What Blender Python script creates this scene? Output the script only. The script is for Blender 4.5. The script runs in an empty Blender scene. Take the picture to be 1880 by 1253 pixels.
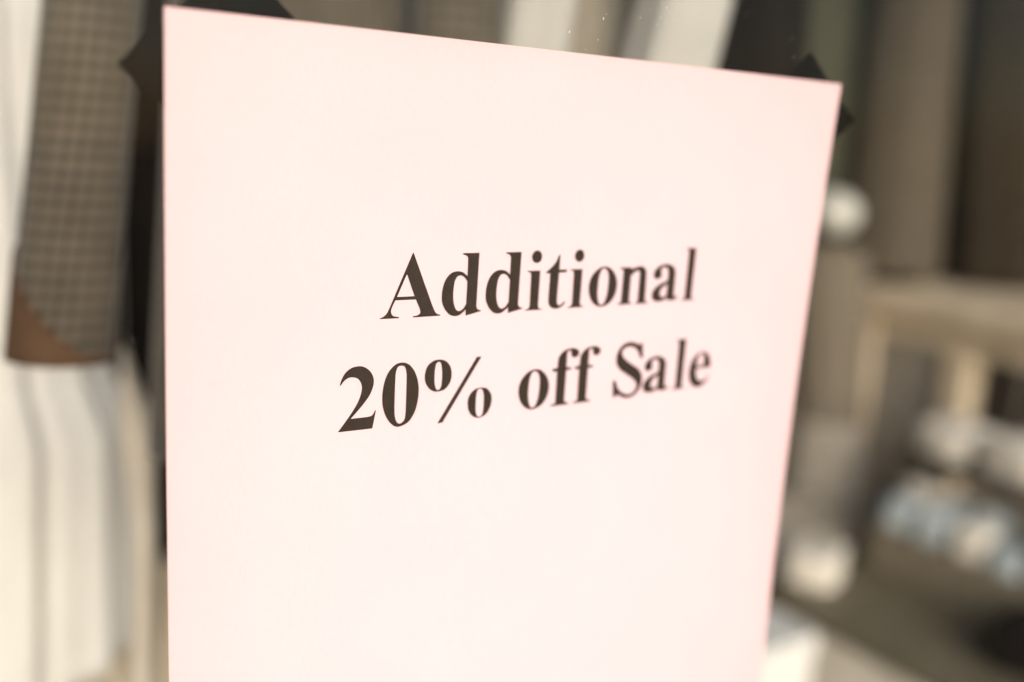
import bpy, math, random
from mathutils import Vector, Matrix
from mathutils.geometry import tessellate_polygon
random.seed(11)
sc = bpy.context.scene
col = sc.collection

# ---------------------------------------------------------------- camera
# World: X along the shop window, Y into the shop, Z up.  Sheet text starts at (0, 0, H0).
H0 = 1.45                       # height of the first line of print above the shop floor
EM = 0.0238912                  # one em of the print in metres (about 68 point)
FPX = 1829.91                   # focal length in pixels of the 1880 px wide photograph
CAM = Vector((-0.110576, -0.219360, 0.049257 + H0))
RT = Vector((0.8291, -0.55578, 0.06076)).normalized()
UP = Vector((0.06855, 0.2089, 0.97553)).normalized()
FW = Vector((0.55488, 0.80465, -0.2113)).normalized()
cd = bpy.data.cameras.new('camera')
cd.sensor_width = 36.0
cd.lens = FPX / 1880 * 36
cd.clip_start = 0.01; cd.clip_end = 500
cd.dof.use_dof = True
cd.dof.focus_distance = 0.25
cd.dof.aperture_fstop = 3.9
cam = bpy.data.objects.new('camera', cd); col.objects.link(cam)
BK = -FW
cam.matrix_world = Matrix(((RT.x, UP.x, BK.x, CAM.x), (RT.y, UP.y, BK.y, CAM.y), (RT.z, UP.z, BK.z, CAM.z), (0, 0, 0, 1)))
sc.camera = cam

# ---------------------------------------------------------------- sky, sun, exposure
SUN_EL, SUN_AZ = math.radians(25), math.radians(-16)   # azimuth turned from straight-onto-the-window towards +X
sun_from = Vector((math.sin(SUN_AZ) * math.cos(SUN_EL), -math.cos(SUN_AZ) * math.cos(SUN_EL), math.sin(SUN_EL)))
w = bpy.data.worlds.new('World'); sc.world = w; w.use_nodes = True
nt = w.node_tree; nt.nodes.clear()
sk = nt.nodes.new('ShaderNodeTexSky'); sk.sky_type = 'NISHITA'; sk.sun_disc = False
sk.sun_elevation = SUN_EL
sk.sun_rotation = math.atan2(sun_from.x, sun_from.y)
sk.air_density = 1.0; sk.dust_density = 1.5; sk.ozone_density = 1.0
bg = nt.nodes.new('ShaderNodeBackground'); bg.inputs['Strength'].default_value = 0.12
ow = nt.nodes.new('ShaderNodeOutputWorld')
nt.links.new(sk.outputs[0], bg.inputs[0]); nt.links.new(bg.outputs[0], ow.inputs[0])
sl = bpy.data.lights.new('sun', 'SUN'); sl.energy = 1.5; sl.angle = math.radians(40); sl.color = (1.0, 0.975, 0.95)
so = bpy.data.objects.new('sun', sl); col.objects.link(so)
so.rotation_euler = (-sun_from).to_track_quat('-Z', 'Y').to_euler()
so.location = sun_from * 8
vs = sc.view_settings
vs.view_transform = 'Standard'; vs.look = 'None'; vs.gamma = 1.0; vs.exposure = 0.72; vs.use_curve_mapping = False
sc.render.engine = 'CYCLES'
sc.cycles.max_bounces = 10; sc.cycles.transparent_max_bounces = 12

# ---------------------------------------------------------------- helpers
def ray(px, py):
    return FW + RT * ((px - 940) / FPX) + UP * ((626.5 - py) / FPX)
def at(px, py, d):              # point seen at a pixel of the photograph, d metres along the view axis
    return CAM + ray(px, py) * d
def on_z(px, py, z):            # where the ray meets a level surface
    r = ray(px, py); return CAM + r * ((z - CAM.z) / r.z)

def mesh_obj(name, verts, faces, mat=None, parent=None, smooth=False, uvs=None):
    me = bpy.data.meshes.new(name)
    me.from_pydata([tuple(v) for v in verts], [], faces)
    if uvs:
        l = me.uv_layers.new(name='UVMap')
        for lp in me.loops: l.data[lp.index].uv = uvs[lp.vertex_index]
    if smooth: me.polygons.foreach_set('use_smooth', [True] * len(me.polygons))
    me.update()
    o = bpy.data.objects.new(name, me); col.objects.link(o)
    if mat: me.materials.append(mat)
    if parent: o.parent = parent; o.matrix_parent_inverse = Matrix.Translation(-parent.location)
    return o
def tag(o, label=None, cat=None, group=None, kind=None):
    if label: o['label'] = label
    if cat: o['category'] = cat
    if group: o['group'] = group
    if kind: o['kind'] = kind
    return o
def empty(name, loc):
    o = bpy.data.objects.new(name, None); col.objects.link(o); o.location = loc; o.empty_display_size = 0.05
    return o
def box(name, x0, x1, y0, y1, z0, z1, mat, parent=None, bev=0.0):
    v = [(x, y, z) for z in (z0, z1) for y in (y0, y1) for x in (x0, x1)]
    f = [(0, 2, 3, 1), (4, 5, 7, 6), (0, 1, 5, 4), (2, 6, 7, 3), (0, 4, 6, 2), (1, 3, 7, 5)]
    o = mesh_obj(name, v, f, mat, parent)
    if bev:
        m = o.modifiers.new('bevel', 'BEVEL'); m.width = bev; m.segments = 3
    return o

def mat(name, color, rough=0.8, var=0.12, scale=40, bump=0.0, bscale=300, spec=0.3, var_axis=None, sheen=0.0):
    m = bpy.data.materials.new(name); m.use_nodes = True
    n = m.node_tree; b = n.nodes['Principled BSDF']
    tc = n.nodes.new('ShaderNodeTexCoord')
    mp = n.nodes.new('ShaderNodeMapping')
    n.links.new(tc.outputs['Object'], mp.inputs[0])
    if var_axis: mp.inputs['Scale'].default_value = var_axis
    nz = n.nodes.new('ShaderNodeTexNoise'); nz.inputs['Scale'].default_value = scale; nz.inputs['Detail'].default_value = 6
    n.links.new(mp.outputs[0], nz.inputs['Vector'])
    rp = n.nodes.new('ShaderNodeValToRGB')
    rp.color_ramp.elements[0].position = 0.3; rp.color_ramp.elements[1].position = 0.7
    rp.color_ramp.elements[0].color = tuple(c * (1 - var) for c in color) + (1,)
    rp.color_ramp.elements[1].color = tuple(min(1, c * (1 + var)) for c in color) + (1,)
    n.links.new(nz.outputs['Fac'], rp.inputs[0]); n.links.new(rp.outputs[0], b.inputs['Base Color'])
    b.inputs['Roughness'].default_value = rough
    b.inputs['Specular IOR Level'].default_value = spec
    if sheen: b.inputs['Sheen Weight'].default_value = sheen
    if bump:
        n2 = n.nodes.new('ShaderNodeTexNoise'); n2.inputs['Scale'].default_value = bscale; n2.inputs['Detail'].default_value = 4
        n.links.new(tc.outputs['Object'], n2.inputs['Vector'])
        bp = n.nodes.new('ShaderNodeBump'); bp.inputs['Strength'].default_value = bump; bp.inputs['Distance'].default_value = 0.001
        n.links.new(n2.outputs['Fac'], bp.inputs['Height']); n.links.new(bp.outputs[0], b.inputs['Normal'])
    return m

def check_mat(name, light, dark, pitch):
    """woven check: dark lines both ways over a mottled ground, laid out in UV metres"""
    m = mat(name, light, 0.9, 0.15, 60, 0.3, 900, 0.15, sheen=0.2)
    n = m.node_tree; b = n.nodes['Principled BSDF']
    base = b.inputs['Base Color'].links[0].from_socket
    uv = n.nodes.new('ShaderNodeUVMap'); sp = n.nodes.new('ShaderNodeSeparateXYZ')
    n.links.new(uv.outputs[0], sp.inputs[0])
    def line(sock, p, wd):
        d = n.nodes.new('ShaderNodeMath'); d.operation = 'DIVIDE'; d.inputs[1].default_value = p; n.links.new(sock, d.inputs[0])
        f = n.nodes.new('ShaderNodeMath'); f.operation = 'FRACT'; n.links.new(d.outputs[0], f.inputs[0])
        c = n.nodes.new('ShaderNodeMath'); c.operation = 'LESS_THAN'; c.inputs[1].default_value = wd; n.links.new(f.outputs[0], c.inputs[0])
        return c.outputs[0]
    a = line(sp.outputs[0], pitch, 0.30); c = line(sp.outputs[1], pitch, 0.46)
    s = n.nodes.new('ShaderNodeMath'); s.operation = 'ADD'; n.links.new(a, s.inputs[0]); n.links.new(c, s.inputs[1])
    h = n.nodes.new('ShaderNodeMath'); h.operation = 'MULTIPLY'; h.inputs[1].default_value = 0.5; n.links.new(s.outputs[0], h.inputs[0])
    mx = n.nodes.new('ShaderNodeMix'); mx.data_type = 'RGBA'
    n.links.new(h.outputs[0], mx.inputs['Factor']); n.links.new(base, mx.inputs[6]); mx.inputs[7].default_value = tuple(dark) + (1,)
    n.links.new(mx.outputs[2], b.inputs['Base Color'])
    return m

# ---------------------------------------------------------------- materials
M = {}
M['check'] = check_mat('checked_wool', (0.138, 0.112, 0.078), (0.016, 0.012, 0.008), 0.0068)
M['brown_cuff'] = mat('brown_cloth', (0.095, 0.052, 0.028), 0.9, 0.15, 90, 0.3, 800, 0.15)
M['white_cloth'] = mat('white_cotton', (0.67, 0.635, 0.575), 0.9, 0.04, 25, 0.2, 700, 0.2)
M['pale_cloth'] = mat('ecru_cotton', (0.6798, 0.5917, 0.4752), 0.9, 0.06, 25, 0.2, 700, 0.2)
M['dark_cloth'] = mat('dark_brown_cloth', (0.0117, 0.0078, 0.0052), 0.95, 0.2, 30, 0.2, 700, 0.1)
M['olive_cloth'] = mat('olive_grey_cloth', (0.0824, 0.0805, 0.0554), 0.95, 0.12, 20, 0.2, 500, 0.1)
M['taupe_cloth'] = mat('taupe_cloth', (0.0958, 0.0776, 0.0556), 0.95, 0.12, 20, 0.2, 500, 0.1)
M['grey_cloth'] = mat('grey_brown_cloth', (0.0309, 0.0233, 0.0141), 0.95, 0.12, 20, 0.2, 500, 0.1)
M['cream_cloth'] = mat('cream_cloth', (0.72, 0.655, 0.56), 0.9, 0.08, 30, 0.2, 500, 0.2)
M['blue_cloth'] = mat('pale_blue_cloth', (0.50, 0.545, 0.55), 0.9, 0.35, 22, 0.2, 500, 0.2)
M['dress_cloth'] = mat('warm_grey_jersey', (0.1700, 0.1406, 0.1038), 0.95, 0.1, 20, 0.2, 500, 0.1)
M['shirt_cloth'] = mat('off_white_linen', (0.43, 0.405, 0.355), 0.9, 0.05, 25, 0.2, 700, 0.2)
M['ecru_cloth'] = mat('ecru_jersey', (0.5768, 0.4850, 0.3696), 0.95, 0.1, 20, 0.2, 500, 0.1)
M['tan_cloth'] = mat('tan_cotton', (0.5150, 0.4414, 0.3344), 0.95, 0.08, 20, 0.2, 500, 0.1)
M['basket'] = mat('olive_basket', (0.2472, 0.2037, 0.1408), 0.8, 0.3, 60, 0.6, 220, 0.2)
M['fold_shade_cloth'] = mat('fold_shade_grey', (0.2781, 0.2425, 0.1892), 0.95, 0.1, 20, 0.2, 500, 0.1)  # grey that paints the shade in the shirt's fold
M['panel'] = mat('grey_brown_board', (0.30, 0.265, 0.215), 0.7, 0.12, 14, 0.1, 120, 0.3)
M['carton'] = mat('white_card', (0.74, 0.71, 0.65), 0.6, 0.03, 10, 0, 1, 0.3)
M['boucle'] = mat('beige_upholstery', (0.40, 0.35, 0.28), 0.95, 0.12, 20, 0.4, 300, 0.1)
M['skirt_cloth'] = mat('stone_jersey', (0.36, 0.315, 0.255), 0.95, 0.1, 20, 0.2, 500, 0.1)
M['moss_cloth'] = mat('moss_grey_cloth', (0.30, 0.29, 0.24), 0.9, 0.4, 22, 0.2, 500, 0.2)
M['wood'] = mat('pale_oak', (0.6592, 0.5335, 0.3784), 0.55, 0.18, 14, 0.15, 120, 0.35, (1, 1, 0.15))
M['cream_paint'] = mat('cream_painted_wood', (0.86, 0.78, 0.66), 0.5, 0.06, 12, 0.05, 120, 0.4)
M['dark_top'] = mat('dark_olive_laminate', (0.1545, 0.1310, 0.0836), 0.45, 0.15, 18, 0.05, 200, 0.4)
M['dark_wicker'] = mat('dark_wicker', (0.06, 0.05, 0.035), 0.7, 0.3, 60, 0.6, 220, 0.3)
M['white_plaster'] = mat('white_mannequin_gloss', (0.62, 0.595, 0.53), 0.35, 0.03, 10, 0, 1, 0.5)
M['wall'] = mat('brown_wall', (0.045, 0.036, 0.025), 0.9, 0.15, 3, 0.1, 60, 0.2)
M['floor'] = mat('floorboards_beige', (0.30, 0.24, 0.17), 0.6, 0.15, 5, 0.1, 60, 0.3)
M['ceiling'] = mat('ceiling_paint', (0.30, 0.27, 0.22), 0.9, 0.05, 3)
M['paving'] = mat('paving', (0.09, 0.08, 0.07), 0.85, 0.15, 4, 0.3, 60, 0.3)
M['metal'] = mat('dull_steel', (0.30, 0.28, 0.25), 0.35, 0.1, 40); M['metal'].node_tree.nodes['Principled BSDF'].inputs['Metallic'].default_value = 0.9
M['tape'] = mat('black_tape', (0.006, 0.0045, 0.0035), 0.6, 0.15, 300, 0.2, 1500, 0.05)
M['ink'] = mat('brown_black_toner', (0.034, 0.020, 0.011), 0.55, 0.12, 500, 0.2, 3000, 0.4)
M['dust'] = mat('dust', (0.75, 0.70, 0.62), 0.9, 0.1, 500)

def paper_material():
    m = bpy.data.materials.new('pink_paper'); m.use_nodes = True
    n = m.node_tree; b = n.nodes['Principled BSDF']; out = n.nodes['Material Output']
    tc = n.nodes.new('ShaderNodeTexCoord'); mp = n.nodes.new('ShaderNodeMapping'); mp.inputs['Scale'].default_value = (3.0, 1, 1.0)
    n.links.new(tc.outputs['Object'], mp.inputs[0])
    nz = n.nodes.new('ShaderNodeTexNoise'); nz.inputs['Scale'].default_value = 700; nz.inputs['Detail'].default_value = 5
    n.links.new(mp.outputs[0], nz.inputs['Vector'])
    rp = n.nodes.new('ShaderNodeValToRGB')
    rp.color_ramp.elements[0].position = 0.3; rp.color_ramp.elements[1].position = 0.7
    rp.color_ramp.elements[0].color = (0.93, 0.93, 0.93, 1); rp.color_ramp.elements[1].color = (1.0, 1.0, 1.0, 1)
    # sheet colour: paler in the middle, pinker towards the border
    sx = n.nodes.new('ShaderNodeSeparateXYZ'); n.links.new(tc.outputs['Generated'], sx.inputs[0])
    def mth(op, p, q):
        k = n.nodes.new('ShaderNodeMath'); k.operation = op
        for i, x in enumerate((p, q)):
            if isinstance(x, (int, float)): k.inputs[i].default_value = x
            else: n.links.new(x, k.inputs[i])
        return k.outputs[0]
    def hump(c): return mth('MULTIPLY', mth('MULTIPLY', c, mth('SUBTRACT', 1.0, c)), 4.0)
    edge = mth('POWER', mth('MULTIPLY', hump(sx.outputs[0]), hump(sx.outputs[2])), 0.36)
    pink_mix = n.nodes.new('ShaderNodeMix'); pink_mix.data_type = 'RGBA'
    n.links.new(edge, pink_mix.inputs[0]); pink_mix.inputs[6].default_value = PAPER_EDGE + (1,); pink_mix.inputs[7].default_value = PAPER + (1,)
    tint = n.nodes.new('ShaderNodeMix'); tint.data_type = 'RGBA'; tint.blend_type = 'MULTIPLY'; tint.inputs[0].default_value = 1.0
    n.links.new(pink_mix.outputs[2], tint.inputs[6]); n.links.new(rp.outputs[0], tint.inputs[7])
    PC = tint.outputs[2]
    n2 = n.nodes.new('ShaderNodeTexNoise'); n2.inputs['Scale'].default_value = 28; n2.inputs['Detail'].default_value = 3
    n.links.new(tc.outputs['Object'], n2.inputs['Vector'])
    ad = n.nodes.new('ShaderNodeMix'); ad.data_type = 'FLOAT'; ad.inputs[0].default_value = 0.45      # fibre flecks over slow cloudiness
    n.links.new(nz.outputs['Fac'], ad.inputs[2]); n.links.new(n2.outputs['Fac'], ad.inputs[3])
    n.links.new(ad.outputs[0], rp.inputs[0]); n.links.new(PC, b.inputs['Base Color'])
    b.inputs['Roughness'].default_value = 0.75; b.inputs['Specular IOR Level'].default_value = 0.25
    bp = n.nodes.new('ShaderNodeBump'); bp.inputs['Strength'].default_value = 0.15; bp.inputs['Distance'].default_value = 0.0002
    n.links.new(nz.outputs['Fac'], bp.inputs['Height']); n.links.new(bp.outputs[0], b.inputs['Normal'])
    tr = n.nodes.new('ShaderNodeBsdfTranslucent'); n.links.new(PC, tr.inputs['Color'])
    mx = n.nodes.new('ShaderNodeMixShader'); mx.inputs[0].default_value = 0.08
    n.links.new(b.outputs[0], mx.inputs[1]); n.links.new(tr.outputs[0], mx.inputs[2]); n.links.new(mx.outputs[0], out.inputs[0])
    return m
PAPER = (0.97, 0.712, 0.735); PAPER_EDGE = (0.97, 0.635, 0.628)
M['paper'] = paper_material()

def glass_material():
    m = bpy.data.materials.new('window_glass'); m.use_nodes = True
    n = m.node_tree; n.nodes.clear()
    out = n.nodes.new('ShaderNodeOutputMaterial')
    t = n.nodes.new('ShaderNodeBsdfTransparent'); t.inputs[0].default_value = (0.985, 0.985, 0.975, 1)
    g = n.nodes.new('ShaderNodeBsdfGlossy'); g.inputs['Roughness'].default_value = 0.02
    ge = n.nodes.new('ShaderNodeNewGeometry')
    dt = n.nodes.new('ShaderNodeVectorMath'); dt.operation = 'DOT_PRODUCT'
    n.links.new(ge.outputs['Incoming'], dt.inputs[0]); n.links.new(ge.outputs['Normal'], dt.inputs[1])
    def mth(op, a, b):
        q = n.nodes.new('ShaderNodeMath'); q.operation = op
        for k, x in enumerate((a, b)):
            if isinstance(x, (int, float)): q.inputs[k].default_value = x
            else: n.links.new(x, q.inputs[k])
        return q.outputs[0]
    ab = mth('ABSOLUTE', dt.outputs['Value'], 0)         # same reflectance from either side of the thin pane
    fr = mth('ADD', mth('MULTIPLY', mth('POWER', mth('SUBTRACT', 1.0, ab), 5.0), 0.3), 0.006)
    mx = n.nodes.new('ShaderNodeMixShader')
    n.links.new(fr, mx.inputs[0]); n.links.new(t.outputs[0], mx.inputs[1]); n.links.new(g.outputs[0], mx.inputs[2])
    n.links.new(mx.outputs[0], out.inputs[0])
    return m
M['glass'] = glass_material()

# ---------------------------------------------------------------- setting
GY = -0.0027                    # inner face of the window pane
tag(box('floor', -2.2, 5.2, 0.06, 3.6, -0.05, 0.0, M['floor']), kind='structure')
tag(box('pavement', -30, 30, -40, -0.08, -0.20, -0.10, M['paving']), kind='structure')
tag(box('wall_back', -2.2, 5.2, 3.6, 3.7, -0.05, 2.95, M['wall']), kind='structure')
tag(box('wall_right', 5.2, 5.3, 0.06, 3.7, -0.05, 2.95, M['wall']), kind='structure')
tag(box('wall_left', -2.3, -2.2, 0.06, 3.7, -0.05, 2.95, M['wall']), kind='structure')  # unseen wall, added to stop light leaking in from this side
tag(box('ceiling', -2.3, 5.3, 0.06, 3.7, 2.95, 3.0, M['ceiling']), kind='structure')  # unseen, added to keep sky light out so daylight enters through the pane
pane = box('window_pane', -2.2, 5.2, GY - 0.006, GY, -0.05, 2.95, M['glass'])
tag(pane, 'large clear shop window pane that the pink sheet is taped behind', 'window')
dv, df = [], []
for k in range(90):
    px, py = (random.gauss(1180, 110), random.gauss(40, 50)) if k < 36 else (random.uniform(200, 1700), random.uniform(0, 1250))
    r_ = ray(px, py); p = CAM + r_ * ((GY - 0.0062 - CAM.y) / r_.y)
    s = random.uniform(0.00006, 0.00017); L = random.choice((1, 1, 1, 2.5)); a = random.uniform(0, math.pi); b0 = len(dv)
    for q in range(6):
        t = q * math.pi / 3; u, v_ = math.cos(t) * s * L, math.sin(t) * s
        dv.append((p.x + u * math.cos(a) - v_ * math.sin(a), p.y, p.z + u * math.sin(a) + v_ * math.cos(a)))
    dv.append((p.x, p.y - s * 0.8, p.z))
    df += [(b0 + q, b0 + (q + 1) % 6, b0 + 6) for q in range(6)]
tag(mesh_obj('dust_specks', dv, df, M['dust'], pane), kind='stuff')

# ---------------------------------------------------------------- the printed sheet
PX0, PX1, PTOP = -2.1473, 6.8895, 2.8796          # sheet edges in em, from the start of the first line
PHW = (PX1 - PX0) / 2; PXC = (PX0 + PX1) / 2; PHH = PHW * 11 / 8.5; PYC = PTOP - PHH
def sag(X, Y):                                      # em towards the glass
    return -0.1322 * (1 - ((Y - PYC) / PHH) ** 2) + 0.1025 * (1 - ((X - PXC) / PHW) ** 2)
def on_sheet(X, Y, off=0.0):
    return Vector((X * EM, -sag(X, Y) * EM - off, H0 + Y * EM))
sheet = empty('sale_notice', (PXC * EM, 0, H0 + (PTOP - 2 * PHH) * EM))
tag(sheet, 'pale pink paper sheet printed with a bold black sale offer, taped inside the glass', 'sign')
NX, NY = 36, 46
TH = 0.00022
pv, pf = [], []
for side in (0, 1):
    for j in range(NY + 1):
        for i in range(NX + 1):
            X = PX0 + (PX1 - PX0) * i / NX; Y = PTOP - 2 * PHH * j / NY
            pv.append(on_sheet(X, Y, -TH * side))
W1 = NX + 1; off = W1 * (NY + 1)
for j in range(NY):
    for i in range(NX):
        a = j * W1 + i
        pf.append((a, a + W1, a + W1 + 1, a + 1)); pf.append((off + a, off + a + 1, off + a + W1 + 1, off + a + W1))
for i in range(NX):
    pf.append((i, i + 1, off + i + 1, off + i)); a = NY * W1 + i; pf.append((a + 1, a, off + a, off + a + 1))
for j in range(NY):
    a = j * W1; pf.append((a + W1, a, off + a, off + a + W1)); a += NX; pf.append((a, a + W1, off + a + W1, off + a))
mesh_obj('paper', pv, pf, M['paper'], sheet, smooth=False)

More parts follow.
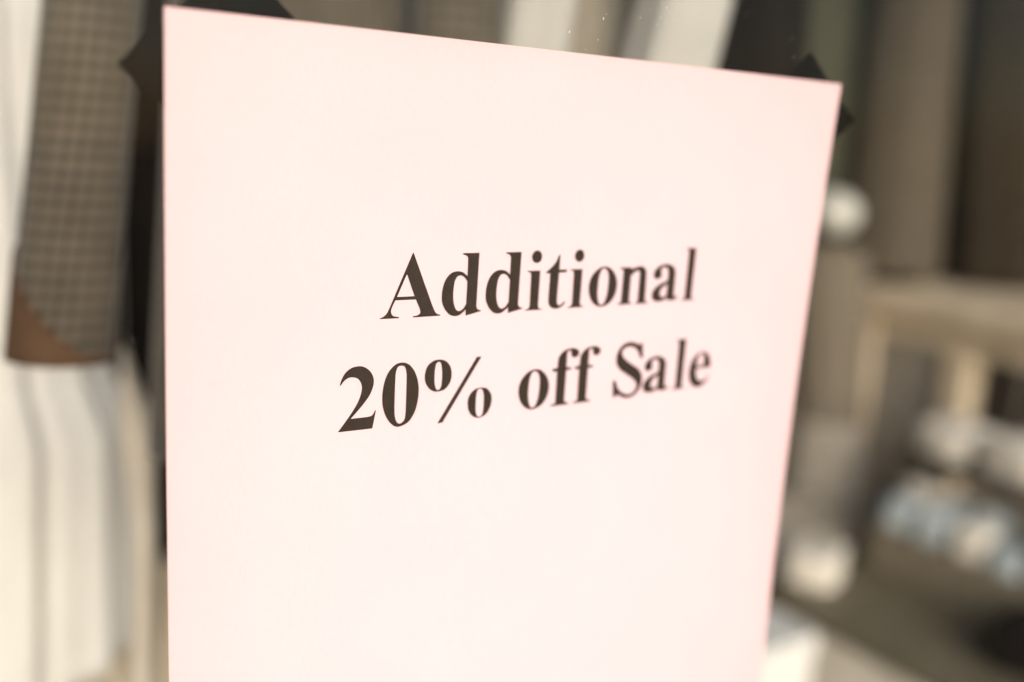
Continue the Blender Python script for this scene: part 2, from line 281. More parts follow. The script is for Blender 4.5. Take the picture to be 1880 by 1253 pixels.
# ---------------------------------------------------------------- print: outlines in thousandths of an em, (x, y, corner)
GLYPH = {
'A' : [[(372, 695, 1), (379, 695, 1), (625, 145, 1), (654, 86, 0), (690, 30, 0), (742, 11, 1), (742, -1, 1), (412, -3, 1), (411, 12, 1), (453, 15, 0), (486, 30, 0), (497, 51, 0), (485, 94, 1), (435, 192, 1), (194, 192, 1), (167, 137, 0), (150, 89, 0), (154, 54, 0), (178, 24, 0), (243, 11, 1), (244, -2, 1), (23, -1, 1), (23, 8, 1), (61, 20, 0), (101, 56, 0), (135, 125, 0), (172, 214, 1)], [(310, 461, 1), (318, 461, 1), (416, 228, 1), (211, 228, 1)]] ,
'd' : [[(258, 679, 1), (465, 680, 1), (471, 97, 1), (477, 66, 0), (495, 46, 0), (531, 34, 1), (532, 22, 1), (340, -18, 1), (335, 52, 1), (301, 20, 0), (253, -9, 0), (196, -16, 0), (133, 5, 0), (76, 62, 0), (37, 134, 0), (25, 209, 0), (30, 295, 0), (55, 381, 0), (96, 440, 0), (153, 475, 0), (214, 482, 0), (276, 467, 0), (331, 425, 1), (326, 611, 1), (319, 636, 0), (296, 655, 0), (259, 664, 1)], [(334, 365, 1), (304, 403, 0), (271, 428, 0), (236, 434, 0), (203, 420, 0), (179, 377, 0), (169, 310, 0), (167, 223, 0), (176, 148, 0), (196, 86, 0), (222, 51, 0), (249, 39, 0), (283, 49, 0), (312, 74, 0), (337, 114, 1)]] ,
'i' : [[(127, 692, 0), (170, 677, 0), (196, 631, 0), (191, 582, 0), (163, 554, 0), (128, 547, 0), (87, 561, 0), (59, 604, 0), (61, 649, 0), (87, 681, 0)], [(7, 461, 1), (190, 459, 1), (196, 58, 1), (203, 31, 0), (220, 15, 0), (259, 7, 1), (260, -1, 1), (14, -3, 1), (13, 6, 1), (49, 15, 0), (71, 37, 0), (76, 70, 1), (65, 393, 1), (60, 425, 0), (44, 444, 0), (8, 450, 1)]] ,
't' : [[(173, 633, 1), (177, 460, 1), (286, 457, 1), (285, 430, 1), (176, 429, 1), (176, 106, 1), (181, 72, 0), (199, 45, 0), (224, 36, 0), (256, 48, 0), (290, 80, 1), (301, 74, 1), (274, 37, 0), (235, 12, 0), (179, 1, 0), (129, 10, 0), (89, 39, 0), (66, 84, 0), (63, 138, 1), (57, 424, 1), (-11, 428, 1), (41, 467, 0), (93, 512, 0), (136, 563, 0), (162, 632, 1)]] ,
'o' : [[(256, 474, 0), (332, 452, 0), (399, 392, 0), (444, 311, 0), (456, 234, 0), (443, 144, 0), (401, 64, 0), (332, 12, 0), (239, -8, 0), (155, 20, 0), (90, 83, 0), (50, 177, 0), (42, 267, 0), (63, 347, 0), (109, 411, 0), (177, 460, 0)], [(250, 461, 0), (292, 440, 0), (325, 392, 0), (338, 321, 0), (340, 238, 0), (334, 148, 0), (318, 73, 0), (286, 20, 0), (238, 4, 0), (199, 30, 0), (174, 88, 0), (159, 166, 0), (158, 263, 0), (162, 352, 0), (181, 419, 0), (210, 454, 0)]] ,
'n' : [[(9, 455, 1), (172, 451, 1), (178, 411, 1), (220, 442, 0), (273, 457, 0), (328, 460, 0), (378, 444, 0), (409, 404, 0), (419, 351, 1), (434, 47, 1), (441, 24, 0), (456, 10, 0), (488, 3, 1), (489, -3, 1), (302, 0, 1), (301, 6, 1), (330, 13, 0), (340, 32, 0), (339, 59, 1), (333, 367, 1), (324, 400, 0), (309, 417, 0), (287, 419, 0), (246, 409, 0), (207, 384, 0), (165, 353, 1), (172, 47, 1), (177, 27, 0), (189, 17, 0), (217, 11, 1), (217, 4, 1), (22, 2, 1), (21, 10, 1), (49, 17, 0), (66, 36, 0), (68, 65, 1), (65, 376, 1), (62, 415, 0), (49, 435, 0), (10, 447, 1)]] ,
'a' : [[(28, 336, 0), (26, 368, 0), (43, 411, 0), (95, 452, 0), (178, 472, 0), (247, 465, 0), (311, 431, 0), (343, 372, 1), (349, 88, 1), (349, 66, 0), (360, 51, 0), (380, 48, 0), (406, 57, 1), (417, 49, 1), (393, 27, 0), (355, 18, 0), (325, 19, 0), (293, 32, 0), (274, 62, 1), (224, 35, 0), (159, 17, 0), (87, 17, 0), (44, 44, 0), (27, 95, 0), (39, 145, 0), (85, 194, 0), (157, 231, 0), (231, 253, 0), (273, 277, 1), (273, 345, 0), (261, 404, 0), (231, 441, 0), (191, 450, 0), (134, 447, 0), (94, 423, 0), (92, 395, 0), (102, 359, 0), (103, 330, 0), (78, 306, 0), (44, 312, 0)], [(275, 237, 1), (216, 225, 0), (153, 191, 0), (116, 149, 0), (107, 106, 0), (127, 69, 0), (173, 52, 0), (222, 54, 0), (276, 80, 1)]] ,
'2' : [[(247, 700, 0), (307, 684, 0), (364, 643, 0), (401, 589, 0), (418, 528, 0), (410, 455, 0), (375, 371, 0), (315, 289, 0), (235, 200, 0), (169, 132, 1), (364, 132, 1), (406, 141, 0), (426, 159, 0), (446, 198, 1), (457, 197, 1), (422, -4, 1), (27, -1, 1), (134, 137, 0), (193, 221, 0), (245, 310, 0), (276, 400, 0), (282, 473, 0), (264, 528, 0), (228, 568, 0), (180, 584, 0), (132, 583, 0), (85, 557, 0), (43, 507, 1), (31, 510, 1), (57, 586, 0), (102, 651, 0), (169, 691, 0)]] ,
'0' : [[(246, 701, 0), (316, 680, 0), (382, 616, 0), (428, 527, 0), (455, 428, 0), (461, 324, 0), (448, 214, 0), (413, 106, 0), (343, 16, 0), (231, -21, 0), (152, 14, 0), (83, 101, 0), (39, 208, 0), (24, 319, 0), (29, 433, 0), (56, 546, 0), (102, 629, 0), (171, 688, 0)], [(240, 665, 0), (274, 653, 0), (295, 603, 0), (304, 531, 0), (308, 380, 0), (310, 215, 0), (309, 104, 0), (294, 43, 0), (244, 14, 0), (206, 42, 0), (184, 104, 0), (175, 194, 0), (172, 331, 0), (170, 482, 0), (172, 583, 0), (187, 643, 0), (212, 664, 0)]] ,
'%' : [[(207, 698, 0), (278, 677, 0), (335, 620, 0), (361, 545, 0), (361, 468, 0), (334, 400, 0), (275, 346, 0), (176, 333, 0), (106, 362, 0), (50, 426, 0), (26, 504, 0), (33, 587, 0), (67, 653, 0), (132, 692, 0)], [(195, 673, 0), (218, 654, 0), (233, 598, 0), (242, 520, 0), (241, 437, 0), (231, 375, 0), (198, 351, 0), (170, 377, 0), (153, 438, 0), (148, 508, 0), (149, 591, 0), (161, 655, 0)], [(776, 325, 0), (843, 306, 0), (896, 246, 0), (916, 171, 0), (904, 92, 0), (864, 16, 0), (809, -21, 0), (733, -31, 0), (661, 3, 0), (613, 66, 0), (593, 147, 0), (598, 218, 0), (634, 279, 0), (695, 320, 0)], [(755, 314, 0), (782, 293, 0), (801, 234, 0), (807, 154, 0), (807, 74, 0), (795, 2, 0), (754, -19, 0), (721, 10, 0), (706, 77, 0), (702, 164, 0), (704, 251, 0), (721, 303, 0)], [(678, 694, 1), (739, 692, 1), (279, -35, 1), (214, -38, 1)]] ,
'f' : [[(16, 455, 1), (83, 458, 1), (86, 548, 1), (94, 596, 0), (127, 642, 0), (182, 676, 0), (257, 689, 0), (322, 680, 0), (362, 649, 0), (367, 620, 0), (345, 590, 0), (311, 584, 0), (282, 602, 0), (276, 631, 0), (273, 655, 0), (255, 671, 0), (225, 675, 0), (200, 670, 0), (189, 648, 1), (192, 459, 1), (265, 451, 1), (265, 434, 1), (192, 433, 1), (199, 59, 1), (204, 34, 0), (224, 20, 0), (268, 9, 1), (269, 0, 1), (29, 1, 1), (28, 8, 1), (68, 13, 0), (91, 32, 0), (92, 64, 1), (83, 427, 1), (14, 436, 1)]] ,
'S' : [[(450, 666, 1), (465, 665, 1), (488, 490, 1), (469, 492, 1), (447, 549, 0), (402, 604, 0), (340, 642, 0), (263, 655, 0), (182, 639, 0), (136, 596, 0), (148, 537, 0), (212, 473, 0), (334, 396, 0), (427, 344, 0), (488, 279, 0), (511, 210, 0), (503, 121, 0), (465, 50, 0), (395, -3, 0), (302, -19, 0), (224, 0, 0), (155, 34, 0), (121, 44, 0), (100, 13, 1), (83, 15, 1), (59, 212, 1), (76, 211, 1), (98, 154, 0), (143, 90, 0), (210, 43, 0), (298, 11, 0), (382, 21, 0), (443, 67, 0), (460, 125, 0), (439, 172, 0), (375, 230, 0), (272, 291, 0), (171, 352, 0), (108, 416, 0), (83, 484, 0), (89, 570, 0), (135, 646, 0), (204, 685, 0), (277, 694, 0), (344, 682, 0), (405, 655, 0), (434, 647, 0)]] ,
'e' : [[(422, 247, 1), (158, 247, 1), (166, 170, 0), (195, 110, 0), (240, 78, 0), (285, 70, 0), (330, 80, 0), (365, 105, 0), (398, 145, 1), (414, 134, 1), (385, 75, 0), (345, 30, 0), (290, 0, 0), (235, -14, 0), (165, -4, 0), (95, 40, 0), (45, 115, 0), (25, 215, 0), (40, 310, 0), (80, 390, 0), (150, 450, 0), (240, 473, 0), (320, 458, 0), (380, 405, 0), (412, 335, 0)], [(285, 285, 1), (160, 285, 1), (162, 350, 0), (180, 410, 0), (205, 440, 0), (235, 447, 0), (262, 435, 0), (280, 400, 0), (287, 350, 0)]],
}
def embolden(loops, ex, ey):
    # print that is out of focus in the photograph shows thinner than it is: grow the ink outwards
    res = []
    for q, pts in enumerate(loops):
        ar = sum(pts[i - 1][0] * pts[i][1] - pts[i][0] * pts[i - 1][1] for i in range(len(pts)))
        sg = (1 if ar > 0 else -1) * (-1 if q else 1); n = len(pts); new = []
        for i in range(n):
            a, p, c = pts[i - 1], pts[i], pts[(i + 1) % n]
            d1 = Vector((p[0] - a[0], p[1] - a[1])); d2 = Vector((c[0] - p[0], c[1] - p[1]))
            d1.normalize(); d2.normalize()
            n1, n2 = Vector((d1.y, -d1.x)), Vector((d2.y, -d2.x))
            nn = (n1 + n2) / max(0.6, 1 + n1.dot(n2))
            new.append((p[0] + sg * nn.x * ex, p[1] + sg * nn.y * ey, p[2]))
        res.append(new)
    return res
for g_, ex_, ey_ in (('o', 13, 5), ('n', 14, 6), ('a', 28, 10), ('f', 15, 7), ('S', 18, 10), ('t', 6, 3)):
    GLYPH[g_] = embolden(GLYPH[g_], ex_, ey_)
GLYPH['l'] = [[(x, y + (216 if y > 300 else 0), c) for x, y, c in GLYPH['i'][1]]]
HOLES = {'A': [[0, 1]], 'd': [[0, 1]], 'i': [[0], [1]], 't': [[0]], 'o': [[0, 1]], 'n': [[0]], 'a': [[0, 1]], 'l': [[0]],
         '2': [[0]], '0': [[0, 1]], '%': [[0, 1], [2, 3], [4]], 'f': [[0]], 'S': [[0]], 'e': [[0, 1]]}
ADV = {'A': 722, 'd': 556, 'i': 278, 't': 333, 'o': 500, 'n': 556, 'a': 500, 'l': 278, '2': 500, '0': 500, '%': 1000, ' ': 250, 'f': 333, 'S': 556, 'e': 444}
def outline(pts, sub=5):
    out = []; n = len(pts)
    for i in range(n):
        p1, p2 = pts[i], pts[(i + 1) % n]
        out.append((p1[0], p1[1]))
        if p1[2] and p2[2]: continue
        p0 = pts[i - 1] if not p1[2] else p1
        p3 = pts[(i + 2) % n] if not p2[2] else p2
        for k in range(1, sub):
            t = k / sub
            out.append(tuple(0.5 * (2 * p1[c] + (p2[c] - p0[c]) * t + (2 * p0[c] - 5 * p1[c] + 4 * p2[c] - p3[c]) * t * t
                                    + (3 * p1[c] - p0[c] - 3 * p2[c] + p3[c]) * t ** 3) for c in (0, 1)))
    return out
def letter(ch, X0, Y0):
    verts, faces = [], []
    for grp in HOLES[ch]:
        loops = [outline(GLYPH[ch][g]) for g in grp]
        flat = [p for l in loops for p in l]
        tris = tessellate_polygon([[Vector((x, y, 0)) for x, y in l] for l in loops])
        b0 = len(verts)
        for x, y in flat: verts.append(on_sheet(X0 + x / 1000, Y0 + y / 1000, 0.00012))
        for t in tris:
            a, b, c = (flat[i] for i in t)
            ar = (b[0] - a[0]) * (c[1] - a[1]) - (b[1] - a[1]) * (c[0] - a[0])
            if abs(ar) < 1e-6: continue
            faces.append(tuple(b0 + i for i in (t if ar > 0 else t[::-1])))
    nm = 'digit' if ch in '20' else 'percent_sign' if ch == '%' else 'letter'
    mesh_obj(nm, verts, faces, M['ink'], sheet)
for line, x, y in (('Additional', 0.0, 0.0), ('20% off Sale', -0.4329, -1.1939)):
    for ch in line:
        if ch != ' ': letter(ch, x, y)
        x += ADV[ch] / 1000

# square black tape patches stuck over the back of the two upper corners
def tape(cx, cy, h, h2, rot, label):
    n = 48; v, f = [], []
    for side in (0, 1):
        for j in range(n + 1):
            for i in range(n + 1):
                a, b = (i / n - .5) * 2, (j / n - .5) * 2
                X = cx + h * ((a - b) * math.cos(rot) - (a + b) * math.sin(rot)) / 2
                Y = cy + h2 * ((a - b) * math.sin(rot) + (a + b) * math.cos(rot)) / 2
                Xc, Yc = min(max(X, PX0), PX1), min(Y, PTOP)
                out_ = math.hypot(X - Xc, Y - Yc)             # past the paper's edge the tape bends to the pane
                q = on_sheet(Xc, Yc, -0.0004)
                yy = q.y + (GY + 0.0006 - q.y) * min(1, max(0, out_ - 0.04) / 0.6) ** 2
                v.append((X * EM, yy + 0.00015 * side, H0 + Y * EM))
    w_ = n + 1; o_ = w_ * w_
    for j in range(n):
        for i in range(n):
            a = j * w_ + i
            f.append((a, a + 1, a + w_ + 1, a + w_)); f.append((o_ + a, o_ + a + w_, o_ + a + w_ + 1, o_ + a + 1))
    for i in range(n):
        f.append((i + 1, i, o_ + i, o_ + i + 1)); a = n * w_ + i; f.append((a, a + 1, o_ + a + 1, o_ + a))
        a = i * w_; f.append((a, a + w_, o_ + a + w_, o_ + a)); a += n; f.append((a + w_, a, o_ + a, o_ + a + w_))
    tag(mesh_obj('tape_square', v, f, M['tape']), label, 'tape')
tape(-1.50, 2.40, 1.05, 1.0, 0.03, 'larger black tape square behind the sheet corner beside the checked sleeve')
tape(6.20, 2.40, 1.07, 0.84, 0.02, 'black tape square behind the sheet corner beside the olive coat')

# ---------------------------------------------------------------- cloth
def tube(name, path, mat_, parent=None, folds=7, amp=0.0, seed=0, nv=40, nu=72, face=None, close_top=True, hem=None, wave=0.0, sharp=1.0):
    """closed hanging cloth: path = [(centre, half width, half depth, fold strength)], folds run down it"""
    rnd = random.Random(seed)
    ph = [rnd.uniform(0, 6.28) for _ in range(6)]
    side = (face or RT).copy(); side.z = 0; side.normalize(); fwd = Vector((-side.y, side.x, 0))
    verts, uvs, faces = [], [], []
    L = 0.0; prev = None
    for j in range(nv + 1):
        t = j / nv * (len(path) - 1); k = min(int(t), len(path) - 2); t -= k
        ts = t * t * (3 - 2 * t) if len(path) > 2 else t
        c = path[k][0].lerp(path[k + 1][0], t)
        rx, ry, st = (path[k][q] + (path[k + 1][q] - path[k][q]) * ts for q in (1, 2, 3))
        if prev is not None: L += (c - prev).length
        prev = c
        for i in range(nu + 1):
            a = 2 * math.pi * i / nu
            m = math.sin(folds * a + ph[0] + 0.6 * math.sin(a * 2 + ph[1]) + wave * j / nv) * 0.65 + 0.35 * math.sin((folds * 2 - 3) * a + ph[2])
            m = math.copysign(abs(m) ** sharp, m)
            s = 1 + amp * st * m
            v = c + side * (rx * s * math.cos(a)) + fwd * (ry * s * math.sin(a))
            if hem: v.z += hem(a) * (j / nv) ** 6 if hem else 0
            verts.append(v); uvs.append((a * rx * 1.05, -L))
    w_ = nu + 1
    for j in range(nv):
        for i in range(nu): a = j * w_ + i; faces.append((a, a + w_, a + w_ + 1, a + 1))
    if close_top: faces.append(tuple(range(nu)))
    faces.append(tuple((nv) * w_ + i for i in reversed(range(nu))))
    o = mesh_obj(name, verts, faces, mat_, parent, True, uvs); TOPS[o.name] = path[0][0].copy()
    return o
TOPS = {}
def hw(px, d): return px * d / FPX / 2

# small checked jacket on a hanger: sleeve, turned cuff, body, lapel
J = 0.45
jroot = empty('checked_jacket', at(560, 700, 0.50))
tag(jroot, 'small brown checked jacket hanging behind the glass with one sleeve down', 'jacket')
tube('sleeve', [(at(215, -700, J), hw(180, J), .026, .3), (at(170, 0, J), hw(172, J), .020, .7), (at(112, 655, J), hw(186, J), .018, 1)],
     M['check'], jroot, folds=3, amp=0.035, seed=4)
def cuff():
    cb, ct = at(112, 657, J), at(131, 440, J)
    side = RT.copy(); side.z = 0; side.normalize(); fwd = Vector((-side.y, side.x, 0))
    verts, uvs, faces = [], [], []; nu, nv = 48, 8
    for lay in (0, 1):
        for j in range(nv + 1):
            for i in range(nu + 1):
                a = 2 * math.pi * i / nu
                top = 0.10 + 0.46 * (1 - math.cos(a + 0.35)) - 0.05                       # the turn-back runs up towards its left side
                c = cb.lerp(ct, top * j / nv)
                e = 1.06 - 0.03 * lay
                v = c + side * (hw(188, J) * e * math.cos(a)) + fwd * (0.0185 * e * math.sin(a))
                verts.append(v); uvs.append((a * .025, c.z))
    w_ = nu + 1; o_ = w_ * (nv + 1)
    for j in range(nv):
        for i in range(nu):
            a = j * w_ + i; faces.append((a, a + 1, a + w_ + 1, a + w_)); faces.append((o_ + a, o_ + a + w_, o_ + a + w_ + 1, o_ + a + 1))
    for i in range(nu):
        faces.append((i + 1, i, o_ + i, o_ + i + 1)); a = nv * w_ + i; faces.append((a, a + 1, o_ + a + 1, o_ + a))
    o = mesh_obj('cuff', verts, faces, M['brown_cuff'], jroot, True, uvs); o['label'] = 'plain brown turned-back cuff of the checked sleeve'
cuff()
B = 0.50
tube('body', [(at(545, -720, B), hw(260, B), .035, .2), (at(560, -480, B), hw(470, B), .05, .5), (at(535, 30, B), hw(430, B), .045, .8), (at(520, 820, B), hw(460, B), .05, 1)],
     M['check'], jroot, folds=5, amp=0.05, seed=9, nu=96)
tube('front_panel', [(at(800, -560, B - .03), hw(120, B), .014, .2), (at(845, -200, B - .03), hw(160, B), .016, .6), (at(842, 40, B - .03), hw(160, B), .016, .7), (at(820, 820, B - .03), hw(190, B), .018, 1)],
     M['check'], jroot, folds=3, amp=0.05, seed=2)

# white flared skirt behind the sleeve
S_ = 0.72
tag(tube('white_skirt', [(at(-160, -700, S_), hw(330, S_), .05, .5), (at(-120, 0, S_), hw(480, S_), .07, .8), (at(-120, 640, S_), hw(600, S_), .08, 1.0), (at(-120, 800, S_), hw(700, S_), .09, 1.0), (at(-125, 1290, S_), hw(725, S_), .095, 1.1)],
     M['white_cloth'], None, folds=15, amp=0.055, seed=21, nu=200, nv=50, hem=lambda a: 0.055 * math.cos(a)), 'flared white pleated skirt hanging behind the checked sleeve', 'skirt')
tag(tube('tan_trousers', [(at(-110, 500, .80), hw(420, .80), .05, .4), (at(-110, 1000, .80), hw(690, .80), .07, 1), (at(-90, 2300, .80), hw(740, .80), .07, 1.2)],
     M['tan_cloth'], None, folds=11, amp=0.06, seed=25, nu=140), 'tan trousers showing below the slanting hem of the white skirt', 'trousers')
tag(tube('ecru_scarf', [(at(228, 640, .62), hw(10, .62), .005, .2), (at(254, 800, .62), hw(62, .62), .014, .8), (at(268, 960, .62), hw(40, .62), .012, 1), (at(262, 1500, .62), hw(36, .62), .012, 1)],
     M['pale_cloth'], None, folds=3, amp=0.08, seed=5), 'narrow ecru scarf hanging beside the white skirt', 'scarf')
tag(tube('beige_garment', [(at(330, 1015, .82), hw(110, .82), .03, .4), (at(340, 1200, .82), hw(160, .82), .03, .9), (at(340, 1900, .82), hw(190, .82), .035, 1)],
     M['tan_cloth'], None, folds=5, amp=0.06, seed=8), 'beige folded garment below the dark coat and beside the white skirt', 'garment')
tag(tube('dark_coat', [(at(380, -900, .88), hw(150, .88), .05, .2), (at(380, -600, .88), hw(420, .88), .07, .5), (at(385, 300, .88), hw(420, .88), .08, .8), (at(385, 1060, .90), hw(420, .90), .08, 1)],
     M['dark_cloth'], None, folds=7, amp=0.05, seed=13), 'dark brown coat hanging behind the checked jacket', 'coat')
# white shirt hanging to the other side of the jacket
sh = empty('linen_shirt', at(1060, 1000, .60)); tag(sh, 'off-white shirt with its fold shade put in as a grey tube, hanging beside the checked jacket', 'shirt')
for nm, xt, x0, x1, wd, d, mk, sd in (('front_panel', 1020, 985, 965, 150, .57, 'shirt_cloth', 33), ('front_panel', 1230, 1258, 1225, 165, .57, 'shirt_cloth', 35), ('fold_shade', 1120, 1120, 1095, 300, .63, 'fold_shade_cloth', 37)):  # third tube is grey cloth standing in for shade between the white panels
    tube(nm, [(at(xt, -600, d), hw(wd * .4, d), .010, .2), (at((xt + x0) / 2, -380, d), hw(wd, d), .020, .5), (at(x0, 0, d), hw(wd, d), .022, 1), (at(x1, 130, d), hw(wd, d), .022, 1), (at(x1 - 60, 1000, d), hw(wd * 1.1, d), .025, 1)],
         M[mk], sh, folds=4, amp=0.10, seed=sd)
tag(tube('black_dress', [(at(1410, -560, .95), hw(70, .95), .03, .2), (at(1395, -300, .95), hw(190, .95), .05, .6), (at(1385, 60, .95), hw(190, .95), .05, .8), (at(1335, 560, .95), hw(200, .95), .05, 1)],
     M['dark_cloth'], None, folds=5, amp=0.06, seed=41), 'dark narrow dress hanging between the off-white shirt and the olive coat', 'dress')

# ---------------------------------------------------------------- clothes rail deeper in the shop
R_ = 3.3
def coat(name, x0, x1, shift, y0, y1, d, m_, seed, label, cat):
    c0, c1 = (x0 + x1) / 2, (x0 + x1) / 2 + shift; wd = x1 - x0
    tag(tube(name, [(at(c0, y0, d), hw(wd * .35, d), .05, .1), (at(c0, y0 + 60, d), hw(wd * .95, d), .09, .4), (at((c0 + c1) / 2, (y0 + y1) / 2, d), hw(wd, d), .11, .8), (at(c1, y1, d), hw(wd * 1.05, d), .12, 1)],
        M[m_], None, folds=6, amp=0.06, seed=seed), label, cat, 'clothes hanging on the far rail')
coat('olive_coat', 1440, 1610, -45, -260, 620, 3.25, 'olive_cloth', 51, 'olive grey coat hanging on the far rail above the mannequin head', 'coat')
coat('taupe_coat', 1625, 1790, -75, -240, 500, 3.1, 'taupe_cloth', 52, 'taupe coat hanging on the far rail above the oak table', 'coat')
coat('brown_coat', 1790, 1960, -50, -250, 520, 3.2, 'grey_cloth', 53, 'grey brown coat hanging at the end of the far rail', 'coat')
coat('black_coat', 1590, 1700, -70, -230, 540, 3.45, 'dark_cloth', 54, 'dark coat hanging between the olive coat and the taupe coat', 'coat')
ra, rb = at(1380, -290, 3.3), at(2050, -280, 3.25)
def rod(name, a, b, r, m_, parent=None, n=16):
    d = (b - a).normalized(); u = d.orthogonal().normalized(); v = d.cross(u)
    vs_, fs = [], []
    for p in (a, b):
        for i in range(n): t = 2 * math.pi * i / n; vs_.append(p + u * r * math.cos(t) + v * r * math.sin(t))
    for i in range(n): fs.append((i, (i + 1) % n, n + (i + 1) % n, n + i))
    fs += [tuple(reversed(range(n))), tuple(range(n, 2 * n))]
    return mesh_obj(name, vs_, fs, m_, parent)
rail = empty('clothes_rail', (ra.x, ra.y, 0)); tag(rail, 'steel clothes rail carrying the coats behind the oak table', 'clothes rail')
rod('rail', ra, rb, 0.014, M['metal'], rail)
for p in (ra, rb): rod('upright', Vector((p.x, p.y, 0)), p, 0.014, M['metal'], rail)

# ---------------------------------------------------------------- child mannequin with a white head
mroot_p = at(1515, 1211, 2.95); mroot = empty('child_mannequin', (mroot_p.x, mroot_p.y, 0))
tag(mroot, 'child mannequin with plain white head, grey top and stone skirt beside the oak table', 'mannequin')
hc = at(1530, 392, 2.95)
def head():
    vs_, fs = [], []; n, m_ = 32, 20
    for j in range(m_ + 1):
        t = math.pi * j / m_
        for i in range(n):
            a = 2 * math.pi * i / n
            z = math.cos(t); r = math.sin(t) * (0.071 - 0.010 * max(0, -z))
            vs_.append(hc + Vector((r * math.cos(a), r * math.sin(a) * 1.12 - (0.012 * max(0, -z - .2)), z * 0.066)))
    for j in range(m_):
        for i in range(n): a = j * n + i; b = j * n + (i + 1) % n; fs.append((a, a + n, b + n, b))
    mesh_obj('head', vs_, fs, M['white_plaster'], mroot, True)
head()
rod('neck', hc + Vector((0, 0, -0.17)), hc + Vector((0, 0, -0.06)), 0.032, M['dark_cloth'], mroot)
tube('top', [(at(1530, 448, 2.95), hw(70, 2.95), .05, 0), (at(1525, 475, 2.95), hw(140, 2.95), .09, .3), (at(1518, 790, 2.95), hw(125, 2.95), .09, .7)],
     M['dress_cloth'], mroot, folds=7, amp=0.05, seed=61)
tube('skirt', [(at(1518, 770, 2.93), hw(125, 2.95), .10, .2), (at(1512, 930, 2.93), hw(160, 2.95), .13, 1.2)], M['skirt_cloth'], mroot, folds=9, amp=0.06, seed=62)
for px in (1485, 1530):
    a = at(px, 930, 2.95); rod('leg', Vector((a.x, a.y, 0)), a, 0.035, M['white_plaster'], mroot)

# ---------------------------------------------------------------- oak table standing across the shop
TX0, TX1, TY0, TY1, TZ = 2.42, 3.05, 0.75, 1.66, 1.09
ot = empty('oak_table', ((TX0 + TX1) / 2, (TY0 + TY1) / 2, 0)); tag(ot, 'tall pale oak table with thick top and square legs', 'table')
box('tabletop', TX0 - .02, TX1 + .02, TY0 - .02, TY1 + .02, TZ - .055, TZ, M['wood'], ot, .006)
for x in (TX0, TX1 - .09):
    for y in (TY0, TY1 - .09): box('leg', x, x + .09, y, y + .09, 0, TZ - .055, M['wood'], ot, .005)
box('apron', TX0 + .02, TX0 + .05, TY0 + .09, TY1 - .09, TZ - .13, TZ - .055, M['wood'], ot)
box('apron', TX1 - .05, TX1 - .02, TY0 + .09, TY1 - .09, TZ - .13, TZ - .055, M['wood'], ot)
box('side_panel', TX0 + .03, TX0 + .05, 1.34, TY1 - .09, .12, TZ - .13, M['panel'], ot)
box('centre_post', TX0 + .005, TX0 + .085, 1.26, 1.34, 0, TZ - .13, M['wood'], ot, .005)

# ---------------------------------------------------------------- low display plinth with goods
DX0, DX1, DY0, DY1, DZ = 1.675, 2.34, 0.35, 1.235, 0.45
pl = empty('display_plinth', ((DX0 + DX1) / 2, (DY0 + DY1) / 2, 0)); tag(pl, 'low cream sided display plinth with dark olive top', 'plinth')
box('plinth_body', DX0 + .012, DX1 - .012, DY0 + .012, DY1 - .012, 0, DZ - .03, M['cream_paint'], pl, .004)
box('plinth_top', DX0, DX1, DY0, DY1, DZ - .03, DZ, M['dark_top'], pl, .004)

def folded(name, c, sx, sy, h, rz, m_, label, cat, group, seed, layers=3):
    """a folded garment: stacked rounded layers with soft uneven edges"""
    rnd = random.Random(seed); vs_, fs = [], []
    n = 40; prof = []
    for l in range(layers):
        z0 = h * l / layers; z1 = h * (l + 1) / layers
        for t, e in ((0.04, .90), (.25, .985), (.5, 1.0), (.75, .985), (.96, .90)): prof.append((z0 + (z1 - z0) * t, e + rnd.uniform(-.02, .02)))
    prof.append((h * 1.02, .55))
    ph = rnd.uniform(0, 6.28)
    for z, e in prof:
        for i in range(n):
            a = 2 * math.pi * i / n
            ca, sa = math.cos(a), math.sin(a)
            r = (abs(ca) ** 5 + abs(sa) ** 5) ** (-1 / 5)
            r *= e * (1 + .025 * math.sin(3 * a + ph) + .015 * math.sin(7 * a + ph * 2))
            x, y = ca * r * sx / 2, sa * r * sy / 2
            zz = z * (1 + .08 * math.sin(2 * a + ph))
            vs_.append(c + Vector((x * math.cos(rz) - y * math.sin(rz), x * math.sin(rz) + y * math.cos(rz), zz)))
    k = len(prof)
    for j in range(k - 1):
        for i in range(n): a = j * n + i; b = j * n + (i + 1) % n; fs.append((a, b, b + n, a + n))
    fs += [tuple(reversed(range(n))), tuple((k - 1) * n + i for i in range(n))]
    return tag(mesh_obj(name, vs_, fs, m_, None, True), label, cat, group)

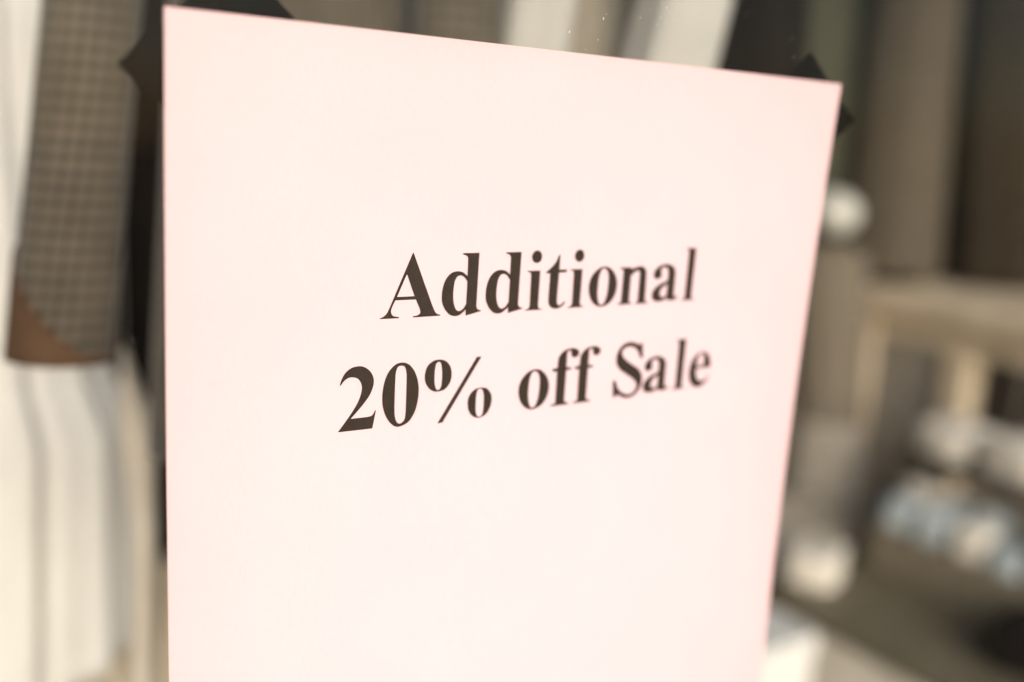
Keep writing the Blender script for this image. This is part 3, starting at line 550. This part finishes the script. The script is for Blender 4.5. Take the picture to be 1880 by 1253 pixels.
# dark wicker crate with two tiers of folded clothes
CX0, CX1, CY0, CY1 = 1.99, 2.32, 0.50, 1.22
cr = empty('wicker_crate', ((CX0 + CX1) / 2, (CY0 + CY1) / 2, DZ)); tag(cr, 'dark two tier wicker tray stand on the plinth holding folded clothes', 'tray stand')
box('lower_tray', CX0 + .03, CX1, CY0, CY1, DZ, DZ + .115, M['basket'], cr, .01)
box('upper_tray', CX0 + .10, CX1, CY0, CY1, DZ + .280, DZ + .310, M['dark_wicker'], cr, .006)
for x in (CX0 + .112, CX1 - .012):
    for y in (CY0 + .012, CY1 - .012): rod('corner_post', Vector((x, y, DZ + .115)), Vector((x, y, DZ + .280)), .011, M['dark_wicker'], cr)
for i in range(4):
    y = CY1 - .10 - i * .172
    folded('cream_jumper', Vector((2.185, y, DZ + .312)), .17, .150, .075 + .01 * (i % 2), .05 * (i % 3 - 1), M['cream_cloth'],
           ('cream folded jumper beside the oak post, first of the row on the upper tray', 'cream folded jumper second from the oak post end of the upper tray', 'cream folded jumper third from the oak post end of the upper tray', 'cream folded jumper at the window end of the upper tray')[i], 'folded clothes', 'cream folded tops on the upper tray', 70 + i)
KIND = {'blue': ('blue_cloth', 'small pale blue folded garment in the lower basket of the tray stand'), 'cream': ('cream_cloth', 'small cream folded garment tucked in the lower basket among the blue ones'),
        'moss': ('moss_cloth', 'small moss grey folded garment in the lower basket of the tray stand')}
order = ['blue', 'blue', 'cream', 'blue', 'moss', 'blue', 'moss', 'cream', 'blue', 'blue', 'moss', 'blue', 'cream', 'moss']
rr = random.Random(5)
for i, k in enumerate(order):
    row, cn = divmod(i, 7)
    y = CY1 - .06 - cn * .096; x = 2.065 + .085 * row
    folded('folded_garment', Vector((x, y, DZ + .117)), .078, .086, .055 + .035 * row + rr.uniform(0, .035), rr.uniform(-.25, .25), M[KIND[k][0]], KIND[k][1], 'folded clothes', k + ' garments in the lower basket', 100 + i, 2)
p = on_z(1492, 1062, DZ)
folded('folded_shirt', Vector((p.x, p.y, DZ + .001)), .15, .13, .085, .5, M['cream_cloth'], 'cream folded shirts in a pile on the corner of the dark plinth top', 'folded clothes', None, 90, 4)
p = on_z(1890, 1225, DZ)
folded('dark_bag', Vector((p.x, p.y, DZ + .001)), .16, .16, .10, .2, M['dark_cloth'], 'dark brown soft bag lying on the plinth in front of the basket', 'bag', None, 95, 2)
OX, OY = 2.02, 1.52
om = empty('ottoman', (OX, OY, 0)); tag(om, 'beige upholstered ottoman standing behind the dark topped plinth', 'ottoman')
folded('cushion', Vector((OX, OY, .16)), .50, .42, .34, 0, M['boucle'], None, None, None, 96, 2)
bpy.data.objects['cushion'].parent = om; bpy.data.objects['cushion'].matrix_parent_inverse = Matrix.Translation(-om.location)
for dx in (-.18, .18):
    for dy in (-.14, .14): rod('leg', Vector((OX + dx, OY + dy, 0)), Vector((OX + dx, OY + dy, .17)), .018, M['wood'], om)
# white carton on the floor in front of the plinth
p = at(1385, 1253, 2.0); zt = at(1420, 1118, 2.0).z
cb = empty('white_carton', (p.x, p.y, 0)); tag(cb, 'tall white carton on the floor beside the cream plinth', 'box')
box('carton_body', p.x - .14, p.x + .04, p.y - .10, p.y + .12, 0, zt - .04, M['carton'], cb, .004)
box('carton_lid', p.x - .145, p.x + .045, p.y - .105, p.y + .125, zt - .037, zt, M['carton'], cb, .004)

# ---------------------------------------------------------------- what the clothes hang from
for nm, own in (('body', 'checked_jacket'), ('white_skirt', 'white_skirt'), ('tan_trousers', 'tan_trousers'), ('ecru_scarf', 'ecru_scarf'), ('beige_garment', 'beige_garment'), ('dark_coat', 'dark_coat'),
                ('fold_shade', 'linen_shirt'), ('black_dress', 'black_dress')):
    t = TOPS[nm]; rod('hanging_cord', t - Vector((0, 0, .01)), Vector((t.x, t.y, 2.95)), .0007, M['metal'], bpy.data.objects[own], 8)
rdir = (rb - ra).normalized()
for nm in ('olive_coat', 'taupe_coat', 'brown_coat', 'black_coat'):
    t = TOPS[nm]; q = ra + rdir * (t - ra).dot(rdir)
    rod('hanger_hook', t - Vector((0, 0, .02)), q, .004, M['metal'], bpy.data.objects[nm], 8)
